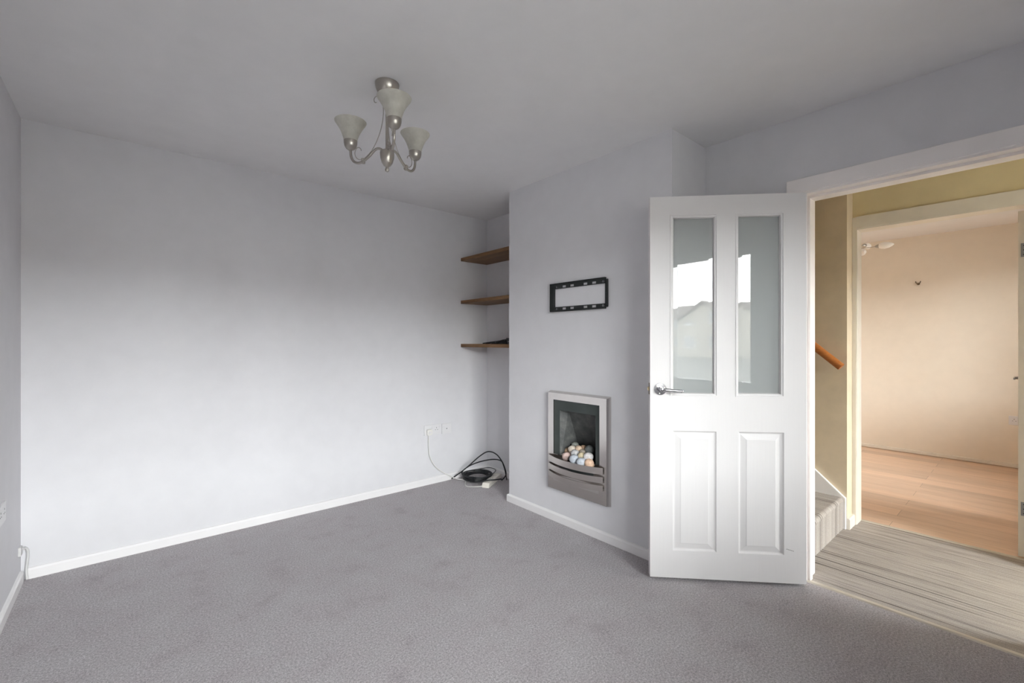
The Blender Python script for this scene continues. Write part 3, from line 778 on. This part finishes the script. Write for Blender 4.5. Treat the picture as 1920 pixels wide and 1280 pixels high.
for ax, dn in ((-96, -.244), (-12, -.185), (205, -.315), (90, -.244)):
    a = math.radians(ax); dv = Vector((math.cos(a), math.sin(a), 0)); nv = Vector((-dv.y, dv.x, 0))
    q = lambda r, z: dv*r+Vector((0,0,z))
    arm = MB().tube(spline([q(.01,-.24), q(.05,-.24+(dn+.24)*.35), q(.11,-.24+(dn+.24)*.8), q(.165,dn)], 5), .0035, 8).build('arm', 'steel', cl, 40)
    fnl = lambda p: tuple(dv*p[2]+nv*p[0]+Vector((0,0,p[1])))
    MB().lathe([(.005,0), (.012,.008), (.019,.024), (.02,.034), (.016,.034)], 18, tuple(q(.162,dn)), fnl).build('cup', 'steel', arm, 40)
    MB().lathe([(.018,0), (.028,.02), (.032,.045), (.028,.075), (.016,.1), (.006,.114), (.002,.116)], 20, tuple(q(.192,dn)), fnl).build('shade', 'white_shade', arm, 60)

# ------------------------------------------------------------------ windows and the entrance door (the daylight)
def window(name, r, y, cuts, lab, mull=.055):
    o = empty(name, ((r[0]+r[1])/2, y-.07, r[2])); struct(o, lab, 'window')
    X = lambda x: x-(r[0]+r[1])/2
    Zz = lambda z: z-r[2]
    holes = []; xs = [r[0]]+cuts+[r[1]]
    for a, b in zip(xs, xs[1:]): holes.append((X(a)+mull, X(b)-mull, mull, Zz(r[3])-mull))
    MB().board(X(r[0]), X(r[1]), 0, Zz(r[3]), -.03, .03, holes).build('window_frame', 'upvc', o, bevel=.003)
    for h in holes: MB().box(h[0], h[1], -.006, .006, h[2], h[3]).build('glass_pane', 'glass', o)
    MB().box(X(r[0])-.04, X(r[1])+.04, .03, .16, -.03, 0).build('window_sill', 'upvc', o, bevel=.004)
    return o
window('window_1', W1, YF, [.16, .68], 'wide white framed front window behind the camera, reflected in the door glass', .045)
window('window_2', W2, YF, [5.05], 'white framed window lighting the cream room', .045)
d3 = empty('door_3', (3.28, YF-.08, 0)); struct(d3, 'unseen glazed white entrance door at the end of the hall, glazing enlarged to brighten it', 'door')
MB().board(-.42, .42, 0, 2.05, -.022, .022, [(-.33,.33,.25,1.92)]).build('door_leaf', 'upvc', d3)  # out of view; glass area enlarged to bring more daylight into the hall
MB().box(-.33, .33, -.006, .006, .25, 1.92).build('glass_pane', 'glass', d3)

# ------------------------------------------------------------------ outside: paving, road, houses over the street
struct(MB().box(-60, 60, -5.0, YF-.14, -.3, -.2).build('ground_front', 'pave'), 'pale paving outside the front window', 'ground')
struct(MB().box(-60, 60, -9.5, -5.0, -.42, -.32).build('ground_road', 'road'), 'grey road outside the house', 'ground')
struct(MB().box(-60, 60, -70, -9.5, -.4, -.3).build('ground_verge', 'pave'), 'paving and forecourts across the street', 'ground')
def house(x0, x1, ze, zr, gable, lab, y0=-38.):
    dep = 8.; h = empty('house', ((x0+x1)/2, y0, -.3)); tag(h, lab, 'house', 'houses across the street')
    w = (x1-x0)/2; e = ze+.3; r = zr+.3
    wins = []
    n = max(2, int((x1-x0)/2.6))
    for k in range(n):
        c = -w+(k+.5)*2*w/n
        wins += [(c-.6, c+.6, 3.15, 4.3), (c-.6, c+.6, .9, 2.1)]
    mb = MB().board(-w, w, 0, e, -.3, 0, wins); mb.box(-w, w, -dep, -.3, 0, e)
    if gable: mb.prism([(-w, e), (w, e), (0, r)], -dep, 0, lambda p, q, a: (p, a, q))
    mb.build('walls', 'brick', h)
    rb = MB()
    if gable:
        for sg in (-1, 1): rb.prism([(sg*(w+.3), e-.2), (0, r+.02), (0, r+.2), (sg*(w+.3), e)], -dep-.2, .3, lambda p, q, a: (p, a, q))
    else:
        rb.add([(-w-.3,.3,e), (w+.3,.3,e), (w+.3,-dep-.3,e), (-w-.3,-dep-.3,e), (-w+2.,-dep/2,r), (w-2.,-dep/2,r)], [(0,1,5,4), (1,2,5), (2,3,4,5), (3,0,4), (0,3,2,1)])
    rb.build('roof', 'tile', h)
    for q in wins:
        f = MB().board(q[0], q[1], q[2], q[3], -.12, -.05, [(q[0]+.07, (q[0]+q[1])/2-.03, q[2]+.07, q[3]-.07), ((q[0]+q[1])/2+.03, q[1]-.07, q[2]+.07, q[3]-.07)]).build('window', 'upvc', h)
        MB().box(q[0]+.07, q[1]-.07, -.115, -.1, q[2]+.07, q[3]-.07).build('pane', 'far_pane', f)
house(-48, -18.5, 4.2, 5.9, False, 'long brick house with low ridged roof reflected at left in the door glass', -47.)
house(-22.1, -16.3, 3.2, 5.0, True, 'gabled brick house reflected in the middle of the left door pane')
house(-15.6, -3.5, 4.2, 6.3, False, 'brick house with tall hipped roof reflected in the right door pane')
house(-2.0, 12.0, 4.0, 5.6, False, 'wide brick house opposite the front window')
house(13.5, 30.0, 4.0, 5.6, False, 'brick house across the street opposite the far room window')

# ------------------------------------------------------------------ light
w = bpy.data.worlds.new('overcast_sky'); SC.world = w; w.use_nodes = True
nt = w.node_tree
for n in list(nt.nodes): nt.nodes.remove(n)
out = nt.nodes.new('ShaderNodeOutputWorld'); bg = nt.nodes.new('ShaderNodeBackground')
tc = nt.nodes.new('ShaderNodeTexCoord'); sx = nt.nodes.new('ShaderNodeSeparateXYZ')
nt.links.new(tc.outputs['Generated'], sx.inputs[0])
cr = ramp(nt, sx.outputs[2], [(0., (1.25,1.25,1.27)), (.22, (1.15,1.15,1.17)), (.5, (.62,.62,.63)), (1., (.5,.5,.515))])
mt = nt.nodes.new('ShaderNodeMath'); mt.operation = 'MULTIPLY_ADD'; mt.inputs[1].default_value = .06; mt.inputs[2].default_value = 1.
nt.links.new(sx.outputs[0], mt.inputs[0])      # thin cloud: a little brighter towards the sun's side
cr = mixc(nt, 1., cr, mt.outputs[0], 'MULTIPLY')
nt.links.new(cr, bg.inputs[0]); bg.inputs[1].default_value = 31.5
nt.links.new(bg.outputs[0], out.inputs[0])
w.cycles.sampling_method = 'MANUAL'; w.cycles.sample_map_resolution = 256

def portal(name, cx, cz, sx_, sz_, y):
    L = bpy.data.lights.new(name, 'AREA'); L.shape = 'RECTANGLE'; L.size = sx_; L.size_y = sz_; L.cycles.is_portal = True
    o = bpy.data.objects.new(name, L); COL.objects.link(o); o.location = (cx, y, cz); o.rotation_euler = (PI/2, 0, 0)
    return o
portal('daylight_portal', (W1[0]+W1[1])/2, (W1[2]+W1[3])/2, W1[1]-W1[0], W1[3]-W1[2], YF-.13)
portal('daylight_portal', (W2[0]+W2[1])/2, (W2[2]+W2[3])/2, W2[1]-W2[0], W2[3]-W2[2], YF-.13)
portal('daylight_portal', 3.28, 1.085, .68, 1.7, YF-.13)

# ------------------------------------------------------------------ camera
cam = bpy.data.cameras.new('camera'); co = bpy.data.objects.new('camera', cam); COL.objects.link(co)
cam.sensor_width = 36.; cam.lens = 840/1920*36; cam.clip_start = .02; cam.clip_end = 300
co.location = (0, 0, hc); co.rotation_euler = (PI/2, 0, math.radians(49.43)-PI/2)
SC.camera = co
vs = SC.view_settings
vs.view_transform = 'Standard'; vs.look = 'None'; vs.gamma = 1.0; vs.use_curve_mapping = False; vs.exposure = 0.3
cy_ = SC.cycles
cy_.max_bounces = 14; cy_.diffuse_bounces = 10; cy_.glossy_bounces = 6; cy_.transparent_max_bounces = 16
cy_.caustics_reflective = False; cy_.caustics_refractive = False
cy_.use_denoising = True; cy_.sample_clamp_indirect = 40.0
